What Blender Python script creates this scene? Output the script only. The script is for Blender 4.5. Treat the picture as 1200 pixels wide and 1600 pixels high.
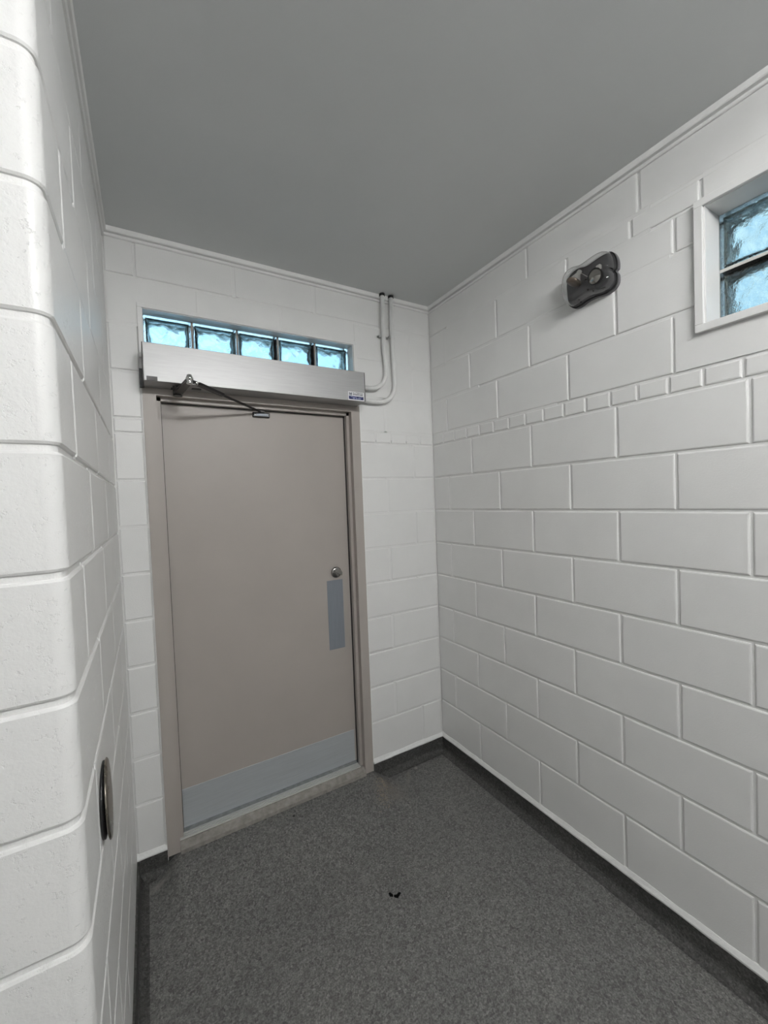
import bpy, bmesh, math, random
from mathutils import Matrix, Vector

# ------------------------------------------------------------------ reset
for o in list(bpy.data.objects):
    bpy.data.objects.remove(o, do_unlink=True)
SC = bpy.context.scene
COL = SC.collection
random.seed(7)

# ------------------------------------------------------------------ camera
FPX = 640.194                       # focal length in pixels of a 1200x1600 frame
CAM_LOC = (-1.60121, -2.08103, 1.62625)
RIGHT = Vector((0.86074591, -0.50761338, -0.03801493))
DOWN = Vector((-0.04788371, -0.00639299, -0.99883246))
FWD = Vector((0.50677769, 0.86156125, -0.02980915))
cam_data = bpy.data.cameras.new('camera')
cam_data.sensor_fit = 'AUTO'
cam_data.sensor_width = 36.0
cam_data.lens = FPX / 1600.0 * 36.0
cam_data.clip_start = 0.02
cam = bpy.data.objects.new('camera', cam_data)
COL.objects.link(cam)
m = Matrix.Identity(4)
for r in range(3):
    m[r][0] = RIGHT[r]
    m[r][1] = -DOWN[r]
    m[r][2] = -FWD[r]
    m[r][3] = CAM_LOC[r]
cam.matrix_world = m
SC.camera = cam

# ------------------------------------------------------------------ world, exposure
world = bpy.data.worlds.new('sky')
SC.world = world
world.use_nodes = True
bg = world.node_tree.nodes['Background']
_nt = world.node_tree                      # broken cloud over pale blue, the same all round
_tc = _nt.nodes.new('ShaderNodeTexCoord')
_cl = _nt.nodes.new('ShaderNodeTexNoise')
_cl.inputs['Scale'].default_value = 5.0
_cl.inputs['Detail'].default_value = 5.0
_cl.inputs['Roughness'].default_value = 0.6
_cr = _nt.nodes.new('ShaderNodeValToRGB')
_cr.color_ramp.elements[0].position = 0.36
_cr.color_ramp.elements[0].color = (0.30, 0.52, 0.74, 1)
_cr.color_ramp.elements[1].position = 0.60
_cr.color_ramp.elements[1].color = (0.66, 0.82, 0.92, 1)
_nt.links.new(_tc.outputs['Generated'], _cl.inputs['Vector'])
_nt.links.new(_cl.outputs['Fac'], _cr.inputs['Fac'])
_nt.links.new(_cr.outputs['Color'], bg.inputs['Color'])
bg.inputs['Strength'].default_value = 2.1
LAMP_STRENGTH = 96.0
LAMP_COLOR = (1.0, 0.997, 0.985, 1)

vs = SC.view_settings
vs.view_transform = 'Standard'
vs.look = 'None'
vs.gamma = 1.0
vs.exposure = 0.0
vs.use_curve_mapping = False


# ------------------------------------------------------------------ materials
def new_mat(name):
    mt = bpy.data.materials.new(name)
    mt.use_nodes = True
    nt = mt.node_tree
    return mt, nt, nt.nodes['Principled BSDF']


def tex_coord(nt, scale=(1, 1, 1), world_space=False):
    tc = nt.nodes.new('ShaderNodeTexCoord')
    mp = nt.nodes.new('ShaderNodeMapping')
    mp.inputs['Scale'].default_value = scale
    if world_space:
        g = nt.nodes.new('ShaderNodeNewGeometry')
        nt.links.new(g.outputs['Position'], mp.inputs['Vector'])
    else:
        nt.links.new(tc.outputs['Object'], mp.inputs['Vector'])
    return mp


def noise(nt, vec, scale, detail=3.0, rough=0.55):
    n = nt.nodes.new('ShaderNodeTexNoise')
    n.inputs['Scale'].default_value = scale
    n.inputs['Detail'].default_value = detail
    n.inputs['Roughness'].default_value = rough
    nt.links.new(vec.outputs[0], n.inputs['Vector'])
    return n


def ramp(nt, src, stops):
    r = nt.nodes.new('ShaderNodeValToRGB')
    el = r.color_ramp.elements
    el[0].position, el[0].color = stops[0]
    el[1].position, el[1].color = stops[-1]
    for p, c in stops[1:-1]:
        e = el.new(p)
        e.color = c
    nt.links.new(src, r.inputs['Fac'])
    return r


def rgb(c):
    return (c[0], c[1], c[2], 1.0)


def bump(nt, bs, src, strength, dist, prev=None):
    b = nt.nodes.new('ShaderNodeBump')
    b.inputs['Strength'].default_value = strength
    b.inputs['Distance'].default_value = dist
    nt.links.new(src, b.inputs['Height'])
    if prev is not None:
        nt.links.new(prev.outputs['Normal'], b.inputs['Normal'])
    nt.links.new(b.outputs['Normal'], bs.inputs['Normal'])
    return b


def paint(name, c, rough, var=0.04, nscale=9.0, bscale=260.0, bstr=0.25, bdist=0.0008, pits=False, metal=0.0, spec=0.5):
    mt, nt, bs = new_mat(name)
    v = tex_coord(nt, world_space=True)
    n = noise(nt, v, nscale, 4)
    lo = tuple(max(0, x * (1 - var)) for x in c)
    hi = tuple(min(1, x * (1 + var)) for x in c)
    r = ramp(nt, n.outputs['Fac'], [(0.3, rgb(lo)), (0.7, rgb(hi))])
    nt.links.new(r.outputs['Color'], bs.inputs['Base Color'])
    bs.inputs['Roughness'].default_value = rough
    bs.inputs['Metallic'].default_value = metal
    bs.inputs['Specular IOR Level'].default_value = spec
    prev = None
    if bstr > 0:
        n2 = noise(nt, v, bscale, 3)
        prev = bump(nt, bs, n2.outputs['Fac'], bstr, bdist)
    if pits:
        n3 = noise(nt, v, 70.0, 5, 0.7)
        r3 = ramp(nt, n3.outputs['Fac'], [(0.33, (0, 0, 0, 1)), (0.43, (1, 1, 1, 1))])
        prev = bump(nt, bs, r3.outputs['Color'], 0.45, 0.0022, prev)
        n4 = noise(nt, v, 16.0, 3)
        bump(nt, bs, n4.outputs['Fac'], 0.35, 0.006, prev)
    return mt


WHITE = (0.80, 0.80, 0.79)
M_BLOCK = paint('block_paint', WHITE, 0.36, 0.02, 6, 190, 0.35, 0.0012)
M_PITTED = paint('pitted_block_paint', WHITE, 0.38, 0.02, 6, 230, 0.35, 0.0012, pits=True)
M_MORTAR = paint('painted_mortar', WHITE, 0.40, 0.03, 12, 90, 0.5, 0.003)
M_BEAD = paint('white_sealant', (0.86, 0.86, 0.85), 0.4, 0.03, 30, 60, 0.6, 0.004)
M_TRIM = paint('white_trim_paint', (0.80, 0.80, 0.79), 0.35, 0.02, 8, 200, 0.1, 0.0004)
M_CEIL = paint('ceiling_paint', (0.68, 0.695, 0.695), 0.75, 0.015, 3, 420, 0.3, 0.0006)
M_TAUPE = paint('taupe_paint', (0.405, 0.37, 0.34), 0.42, 0.03, 3.5, 300, 0.12, 0.0004)
M_GASKET = paint('black_rubber', (0.02, 0.02, 0.02), 0.6, 0.1, 40, 100, 0.0)
M_BLACK = paint('black_plastic', (0.012, 0.012, 0.013), 0.4, 0.1, 40, 100, 0.0)
M_DKMETAL = paint('dark_bronze_metal', (0.035, 0.033, 0.032), 0.38, 0.1, 30, 300, 0.05, 0.0002, metal=0.6)
M_CONDUIT = paint('painted_conduit', (0.80, 0.80, 0.79), 0.35, 0.03, 20, 200, 0.1, 0.0004)
M_CONC = paint('worn_concrete_sill', (0.33, 0.31, 0.28), 0.8, 0.22, 40, 120, 0.5, 0.0015)
M_GREYP = paint('grey_plastic', (0.125, 0.122, 0.132), 0.38, 0.15, 25, 300, 0.1, 0.0004)
M_WHITEP = paint('white_plastic', (0.72, 0.71, 0.68), 0.4, 0.03, 30, 100, 0.0)
M_BROWN = paint('aged_brown_reflector', (0.16, 0.125, 0.095), 0.3, 0.2, 60, 100, 0.0, metal=0.3)
M_LABELW = paint('white_vinyl', (0.82, 0.82, 0.84), 0.35, 0.01, 30, 100, 0.0)
M_LABELB = paint('navy_print', (0.012, 0.02, 0.11), 0.35, 0.05, 30, 100, 0.0)
M_INK = paint('black_ink', (0.02, 0.03, 0.035), 0.5, 0.05, 30, 100, 0.0)
M_PALEINK = paint('pale_ink', (0.55, 0.58, 0.78), 0.4, 0.05, 30, 100, 0.0)
M_GREYINK = paint('grey_ink', (0.10, 0.11, 0.13), 0.4, 0.05, 30, 100, 0.0)


def brushed(name, c, rough, metal, scale):
    mt, nt, bs = new_mat(name)
    v = tex_coord(nt, scale, world_space=True)
    n = noise(nt, v, 1.0, 4)
    r = ramp(nt, n.outputs['Fac'], [(0.25, rgb([x * 0.92 for x in c])), (0.75, rgb([min(1, x * 1.05) for x in c]))])
    nt.links.new(r.outputs['Color'], bs.inputs['Base Color'])
    bs.inputs['Metallic'].default_value = metal
    rr = nt.nodes.new('ShaderNodeMapRange')
    rr.inputs['To Min'].default_value = rough * 0.85
    rr.inputs['To Max'].default_value = rough * 1.15
    nt.links.new(n.outputs['Fac'], rr.inputs['Value'])
    nt.links.new(rr.outputs['Result'], bs.inputs['Roughness'])
    bump(nt, bs, n.outputs['Fac'], 0.06, 0.0005)
    return mt


M_ALU = brushed('brushed_aluminium', (0.40, 0.40, 0.40), 0.48, 0.82, (9, 9, 160))
M_STEEL = brushed('brushed_steel_plate', (0.245, 0.27, 0.305), 0.46, 0.3, (160, 160, 8))
M_KICK = brushed('kick_plate_steel', (0.50, 0.53, 0.55), 0.46, 0.3, (8, 8, 160))
M_CHROME = brushed('chrome', (0.62, 0.62, 0.61), 0.2, 1.0, (60, 60, 60))
M_LOCK = brushed('worn_lock_steel', (0.30, 0.29, 0.28), 0.22, 1.0, (60, 60, 60))
M_LENS = brushed('lamp_reflector', (0.42, 0.40, 0.37), 0.10, 1.0, (20, 20, 20))
M_THRESH = brushed('threshold_aluminium', (0.62, 0.61, 0.59), 0.42, 0.25, (30, 200, 30))


def floor_material(name, k=1.0, scuffs=()):
    mt, nt, bs = new_mat(name)
    v = tex_coord(nt, world_space=True)
    n1 = noise(nt, v, 170, 3, 0.75)
    r1 = ramp(nt, n1.outputs['Fac'], [(0.30, rgb((0.038 * k, 0.038 * k, 0.0375 * k))), (0.50, rgb((0.073 * k, 0.073 * k, 0.071 * k))),
                                       (0.70, rgb((0.125 * k, 0.126 * k, 0.121 * k)))])
    vo = nt.nodes.new('ShaderNodeTexVoronoi')
    vo.inputs['Scale'].default_value = 120
    nt.links.new(v.outputs[0], vo.inputs['Vector'])
    rv = ramp(nt, vo.outputs['Color'], [(0.0, rgb((0.55, 0.55, 0.55))), (1.0, rgb((1.35, 1.35, 1.35)))])
    n2 = noise(nt, v, 2.2, 3)
    r2 = ramp(nt, n2.outputs['Fac'], [(0.3, rgb((0.90, 0.90, 0.90))), (0.7, rgb((1.10, 1.09, 1.07)))])
    mx = nt.nodes.new('ShaderNodeMixRGB')
    mx.blend_type = 'MULTIPLY'
    mx.inputs[0].default_value = 1
    nt.links.new(r1.outputs['Color'], mx.inputs[1])
    nt.links.new(rv.outputs['Color'], mx.inputs[2])
    mx2 = nt.nodes.new('ShaderNodeMixRGB')
    mx2.blend_type = 'MULTIPLY'
    mx2.inputs[0].default_value = 1
    nt.links.new(mx.outputs[0], mx2.inputs[1])
    nt.links.new(r2.outputs['Color'], mx2.inputs[2])
    last = mx2
    for (cx, cy, cz, sx, sy, sz, ang, col, amt) in scuffs:
        mp = nt.nodes.new('ShaderNodeMapping')
        mp.vector_type = 'TEXTURE'
        mp.inputs['Location'].default_value = (cx, cy, cz)
        mp.inputs['Rotation'].default_value = (0, 0, ang)
        mp.inputs['Scale'].default_value = (sx, sy, sz)
        g = nt.nodes.new('ShaderNodeNewGeometry')
        nt.links.new(g.outputs['Position'], mp.inputs['Vector'])
        ln = nt.nodes.new('ShaderNodeVectorMath')
        ln.operation = 'LENGTH'
        nt.links.new(mp.outputs[0], ln.inputs[0])
        nn = noise(nt, v, 55, 4, 0.7)
        ad = nt.nodes.new('ShaderNodeMath')
        ad.operation = 'MULTIPLY_ADD'
        nt.links.new(nn.outputs['Fac'], ad.inputs[0])
        ad.inputs[1].default_value = 1.6
        nt.links.new(ln.outputs['Value'], ad.inputs[2])
        rm = ramp(nt, ad.outputs[0], [(0.85, (amt, amt, amt, 1)), (1.0, (0, 0, 0, 1))])
        rm.color_ramp.elements[0].position = 0.55
        rm.color_ramp.elements[1].position = 1.0
        ms = nt.nodes.new('ShaderNodeMapRange')
        ms.inputs['From Max'].default_value = 2.0
        nt.links.new(ad.outputs[0], ms.inputs['Value'])
        nt.links.new(ms.outputs[0], rm.inputs['Fac'])
        mxs = nt.nodes.new('ShaderNodeMixRGB')
        nt.links.new(rm.outputs['Color'], mxs.inputs[0])
        nt.links.new(last.outputs[0], mxs.inputs[1])
        mxs.inputs[2].default_value = rgb(col)
        last = mxs
    nt.links.new(last.outputs[0], bs.inputs['Base Color'])
    bs.inputs['Roughness'].default_value = 0.62
    bs.inputs['Specular IOR Level'].default_value = 0.35
    n4 = noise(nt, v, 210, 2)
    bump(nt, bs, n4.outputs['Fac'], 0.4, 0.0012)
    return mt


M_FLOOR = floor_material('fleck_floor', 1.95, [
    (-1.60, -0.075, 0.0, 0.085, 0.022, 0.05, 0.30, (0.30, 0.29, 0.27), 0.55),
    (-0.50, -0.16, 0.02, 0.10, 0.10, 0.08, 0.5, (0.17, 0.15, 0.125), 0.4),
    (-0.34, -0.10, 0.0, 0.09, 0.014, 0.05, 0.95, (0.20, 0.19, 0.175), 0.5)])
M_COVE = floor_material('shaded_fleck_cove', 0.8)  # darker copy of the floor fleck: shade and dirt put into the colour


def glass_mat(name, c, rough=0.0, ior=1.5, bs_scale=75, bstr=0.22):
    mt, nt, bs = new_mat(name)
    bs.inputs['Base Color'].default_value = rgb(c)
    bs.inputs['Roughness'].default_value = rough
    bs.inputs['IOR'].default_value = ior
    bs.inputs['Transmission Weight'].default_value = 1.0
    v = tex_coord(nt, world_space=True)
    n = noise(nt, v, bs_scale, 3)
    bump(nt, bs, n.outputs['Fac'], bstr, 0.006)
    return mt


M_GLASS_T = glass_mat('transom_glass', (0.76, 0.92, 0.96), 0.03)
M_GLASS_W = glass_mat('green_edged_glass', (0.71, 0.79, 0.79), 0.02, bs_scale=95, bstr=0.4)


def clear_plastic(name):
    mt, nt, bs = new_mat(name)
    bs.inputs['Base Color'].default_value = (0.96, 0.96, 0.96, 1)
    bs.inputs['Roughness'].default_value = 0.04
    bs.inputs['IOR'].default_value = 1.42
    bs.inputs['Transmission Weight'].default_value = 1.0
    return mt


M_CLEAR = clear_plastic('clear_polycarbonate')


def emitter(name, c, s):
    mt = bpy.data.materials.new(name)
    mt.use_nodes = True
    nt = mt.node_tree
    nt.nodes.remove(nt.nodes['Principled BSDF'])
    em = nt.nodes.new('ShaderNodeEmission')
    em.inputs['Color'].default_value = c
    em.inputs['Strength'].default_value = s
    nt.links.new(em.outputs[0], nt.nodes['Material Output'].inputs['Surface'])
    return mt


# ------------------------------------------------------------------ object helpers
def link(name, mesh, mat=None, parent=None, loc=(0, 0, 0), rotz=0.0):
    o = bpy.data.objects.new(name, mesh)
    COL.objects.link(o)
    if mat is not None and mesh is not None and not mesh.materials:
        mesh.materials.append(mat)
    o.location = loc
    o.rotation_euler = (0, 0, rotz)
    if parent is not None:
        o.parent = parent
    return o


def tag(o, label, cat, group=None):
    o['label'] = label
    o['category'] = cat
    if group:
        o['group'] = group
    return o


def structure(o, label=None):
    o['kind'] = 'structure'
    if label:
        o['label'] = label
    return o


def empty(name, loc, label=None, cat=None, rotz=0.0):
    o = bpy.data.objects.new(name, None)
    COL.objects.link(o)
    o.location = loc
    o.rotation_euler = (0, 0, rotz)
    o.empty_display_size = 0.05
    if label:
        tag(o, label, cat)
    return o


def mesh_from(bm, name, smooth=False):
    me = bpy.data.meshes.new(name)
    bmesh.ops.recalc_face_normals(bm, faces=bm.faces[:])
    if smooth:
        for f in bm.faces:
            f.smooth = True
    bm.to_mesh(me)
    bm.free()
    return me


def add_box(bm, x0, x1, y0, y1, z0, z1, bev=0.0, seg=2):
    vs_ = [bm.verts.new((x, y, z)) for x in (x0, x1) for y in (y0, y1) for z in (z0, z1)]
    idx = [(0, 1, 3, 2), (4, 6, 7, 5), (0, 4, 5, 1), (2, 3, 7, 6), (0, 2, 6, 4), (1, 5, 7, 3)]
    fs = [bm.faces.new([vs_[i] for i in f]) for f in idx]
    if bev > 0:
        es = list({e for f in fs for e in f.edges})
        bmesh.ops.bevel(bm, geom=es, offset=bev, segments=seg, affect='EDGES', profile=0.5)


def box_mesh(name, *a, bev=0.0, seg=2):
    bm = bmesh.new()
    add_box(bm, *a, bev=bev, seg=seg)
    return mesh_from(bm, name)


def box(name, mat, parent, *a, bev=0.0, seg=2, loc=(0, 0, 0)):
    return link(name, box_mesh(name, *a, bev=bev, seg=seg), mat, parent, loc)


def prism(bm, pts, axis, a0, a1):
    """extrude a 2D polygon; axis 'z': pts are (x,y); 'x': pts are (y,z); 'y': pts are (x,z)"""
    def mk(p, a):
        if axis == 'z':
            return (p[0], p[1], a)
        if axis == 'x':
            return (a, p[0], p[1])
        return (p[0], a, p[1])
    A = [bm.verts.new(mk(p, a0)) for p in pts]
    B = [bm.verts.new(mk(p, a1)) for p in pts]
    n = len(pts)
    bm.faces.new(A)
    bm.faces.new(B[::-1])
    for i in range(n):
        j = (i + 1) % n
        bm.faces.new((A[i], B[i], B[j], A[j]))


def frame_of(d):
    d = d.normalized()
    up = Vector((0, 0, 1)) if abs(d.z) < 0.9 else Vector((1, 0, 0))
    a = d.cross(up).normalized()
    b = d.cross(a).normalized()
    return a, b


def add_tube(bm, pts, radii, seg=12, caps=True):
    pts = [Vector(p) for p in pts]
    if not isinstance(radii, (list, tuple)):
        radii = [radii] * len(pts)
    rings = []
    a = None
    for i, p in enumerate(pts):
        d = (pts[min(i + 1, len(pts) - 1)] - pts[max(i - 1, 0)]).normalized()
        if a is None:
            a, b = frame_of(d)
        else:
            a = (a - d * a.dot(d)).normalized()
            b = d.cross(a).normalized()
        rings.append([bm.verts.new(p + (a * math.cos(t) + b * math.sin(t)) * radii[i])
                      for t in [2 * math.pi * k / seg for k in range(seg)]])
    for r0, r1 in zip(rings, rings[1:]):
        for k in range(seg):
            bm.faces.new((r0[k], r0[(k + 1) % seg], r1[(k + 1) % seg], r1[k]))
    if caps:
        bm.faces.new(rings[0][::-1])
        bm.faces.new(rings[-1])


def tube(name, mat, parent, pts, radii, seg=12, smooth=True):
    bm = bmesh.new()
    add_tube(bm, pts, radii, seg)
    return link(name, mesh_from(bm, name, smooth), mat, parent)


def lathe(name, mat, parent, prof, origin, axis, seg=32, smooth=True):
    """prof: list of (radius, along-axis)"""
    o = Vector(origin)
    d = Vector(axis).normalized()
    a, b = frame_of(d)
    bm = bmesh.new()
    rings = []
    for r, h in prof:
        if r < 1e-6:
            rings.append([bm.verts.new(o + d * h)])
        else:
            rings.append([bm.verts.new(o + d * h + (a * math.cos(t) + b * math.sin(t)) * r)
                          for t in [2 * math.pi * k / seg for k in range(seg)]])
    for r0, r1 in zip(rings, rings[1:]):
        for k in range(seg):
            k2 = (k + 1) % seg
            if len(r0) == 1 and len(r1) == 1:
                continue
            if len(r0) == 1:
                bm.faces.new((r0[0], r1[k2], r1[k]))
            elif len(r1) == 1:
                bm.faces.new((r0[k], r0[k2], r1[0]))
            else:
                bm.faces.new((r0[k], r0[k2], r1[k2], r1[k]))
    return link(name, mesh_from(bm, name, smooth), mat, parent)


# ------------------------------------------------------------------ block walls
CEIL = 2.814
PITCH = 0.2032
ZB = 0.33                     # height of the first bed joint
GAP = 0.009
DEPTH = 0.028                 # thickness of a block's visible shell
RECESS = 0.0055               # how far the joint lies behind the block face
_blocks = {}


def block_mesh(w, h, gap=GAP):
    key = (round(w, 3), round(h, 3), gap)
    if key in _blocks:
        return _blocks[key]
    hw, hh = w / 2 - gap / 2, h / 2 - gap / 2
    bm = bmesh.new()
    rings = []
    for ins, dep in ((0, DEPTH), (0, 0.0050), (0.0012, 0.0016), (0.0050, 0.0)):
        rings.append([bm.verts.new((sx * (hw - ins), dep, sz * (hh - ins))) for sx, sz in ((-1, -1), (1, -1), (1, 1), (-1, 1))])
    for r0, r1 in zip(rings, rings[1:]):
        for k in range(4):
            bm.faces.new((r0[k], r0[(k + 1) % 4], r1[(k + 1) % 4], r1[k]))
    bm.faces.new(rings[-1])
    bm.faces.new(rings[0][::-1])
    me = mesh_from(bm, 'block')
    _blocks[key] = me
    return me


def subtract(rect, holes):
    rects = [rect]
    for hx0, hx1, hz0, hz1 in holes:
        out = []
        for (x0, x1, z0, z1) in rects:
            if hx1 <= x0 or hx0 >= x1 or hz1 <= z0 or hz0 >= z1:
                out.append((x0, x1, z0, z1))
                continue
            if hx0 > x0:
                out.append((x0, hx0, z0, z1))
            if hx1 < x1:
                out.append((hx1, x1, z0, z1))
            mx0, mx1 = max(x0, hx0), min(x1, hx1)
            if hz0 > z0:
                out.append((mx0, mx1, z0, hz0))
            if hz1 < z1:
                out.append((mx0, mx1, hz1, z1))
        rects = out
    return [r for r in rects if r[1] - r[0] > 0.004 and r[3] - r[2] > 0.004]


def lay_block(wall, u0, u1, z0, z1, holes, mat, name='block'):
    rs = subtract((u0, u1, z0, z1), holes)
    if not rs:
        return
    if len(rs) == 1:
        r = rs[0]
        if r[1] - r[0] < 0.016 or r[3] - r[2] < 0.016:
            return
        link(name, block_mesh(r[1] - r[0], r[3] - r[2]), mat, wall, ((r[0] + r[1]) / 2, 0, (r[2] + r[3]) / 2))
    else:
        bm = bmesh.new()
        g = GAP / 2
        for (a, b, c, d) in rs:
            add_box(bm, a + (g if a == u0 else 0), b - (g if b == u1 else 0), 0, DEPTH,
                    c + (g if c == z0 else 0), d - (g if d == z1 else 0))
        link(name, mesh_from(bm, name), mat, wall)


def lay_course(wall, ua, ub, z0, z1, joints, holes, mat, name='block'):
    us = [ua] + sorted(j for j in joints if ua + 0.02 < j < ub - 0.02) + [ub]
    for a, b in zip(us, us[1:]):
        lay_block(wall, a, b, z0, z1, holes, mat, name)


def fill_joints(wall, strips, mat):
    bm = bmesh.new()
    for (a, b, c, d, dep) in strips:
        add_box(bm, a, b, dep, DEPTH, c, d)
    link('filled_joint', mesh_from(bm, 'filled_joint'), mat, wall)


def body_with_holes(name, ua, ub, za, zb, holes, d0, d1, mat):
    bm = bmesh.new()
    us = sorted({ua, ub} | {h[0] for h in holes} | {h[1] for h in holes})
    for a, b in zip(us, us[1:]):
        mid = (a + b) / 2
        spans = sorted((h[2], h[3]) for h in holes if h[0] < mid < h[1])
        z = za
        for s0, s1 in spans:
            if s0 > z:
                add_box(bm, a, b, d0, d1, z, s0)
            z = max(z, s1)
        if z < zb:
            add_box(bm, a, b, d0, d1, z, zb)
    return mesh_from(bm, name)


def arith(start, step, n):
    return [start + step * k for k in range(n)]


BRICK_TOP = 2.021
ROW = [ZB + PITCH * n for n in range(9)]              # bed joints up to the thin brick course
UP = [BRICK_TOP, 2.223, 2.426, 2.630, CEIL]

# --- back wall (y = 0), local x = world x
BX0, BX1 = -1.695, 0.0
DOOR_HOLE = (-1.572, -0.526, -0.1, 2.165)
TRANS = (-1.564, -0.541, 2.305, 2.502)
holes_back = [DOOR_HOLE, TRANS]
wall_back = structure(link('wall_back', body_with_holes('wall_back', BX0 - 0.3, BX1 + 0.2, -0.05, CEIL, holes_back, RECESS, 0.20, M_MORTAR), M_MORTAR),
                      'white painted block wall around the taupe door')
zlow = 0.03
for n in range(9):
    z0 = zlow if n == 0 else ROW[n - 1]
    js = [-0.149 if n % 2 == 0 else -0.345, -1.58, -0.52]
    lay_course(wall_back, BX0, BX1, z0, ROW[n], js if n not in (2, 4) else [-1.58, -0.52], holes_back, M_BLOCK)
lay_course(wall_back, BX0, BX1, ROW[8], BRICK_TOP, [-1.58, -0.52, -0.415, -0.31, -0.205, -0.10], holes_back, M_BLOCK, 'brick')
lay_course(wall_back, BX0, BX1, UP[0], UP[1], [-0.345, -1.58, -0.52], holes_back, M_BLOCK)
lay_course(wall_back, BX0, BX1, UP[1], UP[2], [-0.149, -1.58], holes_back, M_BLOCK)
lay_course(wall_back, BX0, BX1, UP[2], UP[3], [-1.349, -0.943, -0.536, -0.16], holes_back, M_BLOCK)
lay_course(wall_back, BX0, BX1, UP[3], UP[4], [-1.583, -1.172, -0.76, -0.36], holes_back, M_BLOCK)
g = 0.0085
st = []
for zj, dep in ((ROW[5], 0.003), (ROW[6], 0.002), (UP[0], 0.0012), (UP[1], 0.0012), (UP[2], 0.0010)):
    st.append((-0.52, 0.0, zj - g, zj + g, dep))
for zj, dep in ((ROW[6], 0.002), (ROW[1], 0.002), (UP[2], 0.001)):
    st.append((BX0, -1.58, zj - g, zj + g, dep))
st.append((-1.15, 0.0, UP[3] - g, UP[3] + g, 0.0026))
for n in range(9):
    z0 = zlow if n == 0 else ROW[n - 1]
    uj = -0.149 if n % 2 == 0 else -0.345
    st.append((uj - g, uj + g, z0, ROW[n], 0.0026 if n in (0, 6, 8) else 0.0012))
for uj in (-0.415, -0.31, -0.205, -0.10):
    st.append((uj - g, uj + g, ROW[8] + 0.02, BRICK_TOP, 0.0016))
st.append((-0.345 - g, -0.345 + g, UP[0], UP[1], 0.0012))
st.append((-0.149 - g, -0.149 + g, UP[1], UP[2], 0.0018))
for uj in (-1.349, -0.943, -0.536, -0.16):
    st.append((uj - g, uj + g, TRANS[3] if -1.6 < uj < -0.541 else UP[2], UP[3], 0.0014))
for uj in (-1.172, -0.76, -0.36):
    st.append((uj - g, uj + g, UP[3], UP[4], 0.0012))
fill_joints(wall_back, st, M_BLOCK)

# --- right wall (x = 0), local x runs from the back corner towards the camera
RU1 = 3.0
WIN = (1.462, 2.062, 2.156, 2.530)
holes_right = [WIN]
wall_right = structure(link('wall_right', body_with_holes('wall_right', -0.2, 8.8, -0.05, CEIL, holes_right, RECESS, 0.22, M_MORTAR), M_MORTAR,
                            None, (0, 0, 0), -math.pi / 2), 'white painted block wall with lamp and glass block window')
JA, JB = 0.3524, 0.149
for n in range(9):
    z0 = zlow if n == 0 else ROW[n - 1]
    lay_course(wall_right, 0.0, RU1, z0, ROW[n], arith(JA if n % 2 == 0 else JB, 2 * PITCH, 8), holes_right, M_BLOCK)
lay_course(wall_right, 0.0, RU1, ROW[8], BRICK_TOP, arith(0.107, 0.1035, 29), holes_right, M_BLOCK, 'brick')
lay_course(wall_right, 0.0, RU1, UP[0], UP[1], arith(JB, 2 * PITCH, 8), holes_right, M_BLOCK)
lay_course(wall_right, 0.0, RU1, UP[1], UP[2], arith(JA + 0.005, 2 * PITCH, 8), holes_right, M_BLOCK)
lay_course(wall_right, 0.0, 0.967, UP[2], UP[3], [JB, 0.5615], holes_right, M_BLOCK)
lay_course(wall_right, 0.967, 1.452, UP[2], 2.55, [1.374], holes_right, M_BLOCK)
lay_course(wall_right, 0.967, RU1, 2.55, UP[3], [1.232, 1.452, 1.9, 2.3, 2.7], holes_right, M_BLOCK)
lay_course(wall_right, 2.07, RU1, UP[2], 2.55, [2.4, 2.8], holes_right, M_BLOCK)
lay_course(wall_right, 0.0, RU1, UP[3], UP[4], [JA, 0.761, 1.262, 1.66, 2.07, 2.47], holes_right, M_BLOCK)
st = [(0.0, 0.42, UP[1] - g, UP[1] + g, 0.0012), (0.0, 0.75, UP[2] - g, UP[2] + g, 0.0022), (0.75, 1.36, UP[2] - g, UP[2] + g, 0.0012),
      (0.17, 1.3, UP[3] - g, UP[3] + g, 0.0008), (1.3, 1.46, UP[3] - g, UP[3] + g, 0.002), (1.46, RU1, UP[3] - g, UP[3] + g, 0.0008),
      (0.967, 1.30, 2.55 - g, 2.55 + g, 0.0008),
      (1.46, RU1, 2.55 - g, 2.55 + g, 0.001),
      (0.0, 0.9, BRICK_TOP - g, BRICK_TOP + g, 0.0024), (JB - g, JB + g, UP[2], UP[3], 0.0008),
      (JA - g, JA + g, UP[3], UP[4], 0.0008),
      (0.967 - g, 0.967 + g, UP[2], 2.52, 0.0016),
      (1.452 - g, 1.452 + g, UP[2], 2.53, 0.0012)]
for k in range(5):
    u = JB + 0.0 if k == 0 else None
for n in (1, 3, 5, 7):
    z0 = ROW[n - 1]
    st.append((JB - g, JB + g, z0, ROW[n], 0.0026))
fill_joints(wall_right, st, M_BLOCK)
# far part of the right wall, behind the photographer
box('plain_wall_face', M_BLOCK, wall_right, RU1 + 0.004, 8.7, 0.0, 0.02, 0.03, CEIL)

# --- left wall with bullnose corner
LANG = math.atan(0.0092)
YF = -1.28
LP, LZ0 = 0.198, 0.340
BULL = 0.026
lroot_rot = math.pi / 2 - LANG


def left_profile(rad, rec, u_end, d_end):
    c = (YF + BULL, BULL)
    pts = [(u_end, rec)]
    for k in range(9):
        t = math.pi / 2 * k / 8
        pts.append((c[0] - rad * math.sin(t), c[1] - rad * math.cos(t)))
    pts.append((YF + rec, d_end))
    return pts


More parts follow.
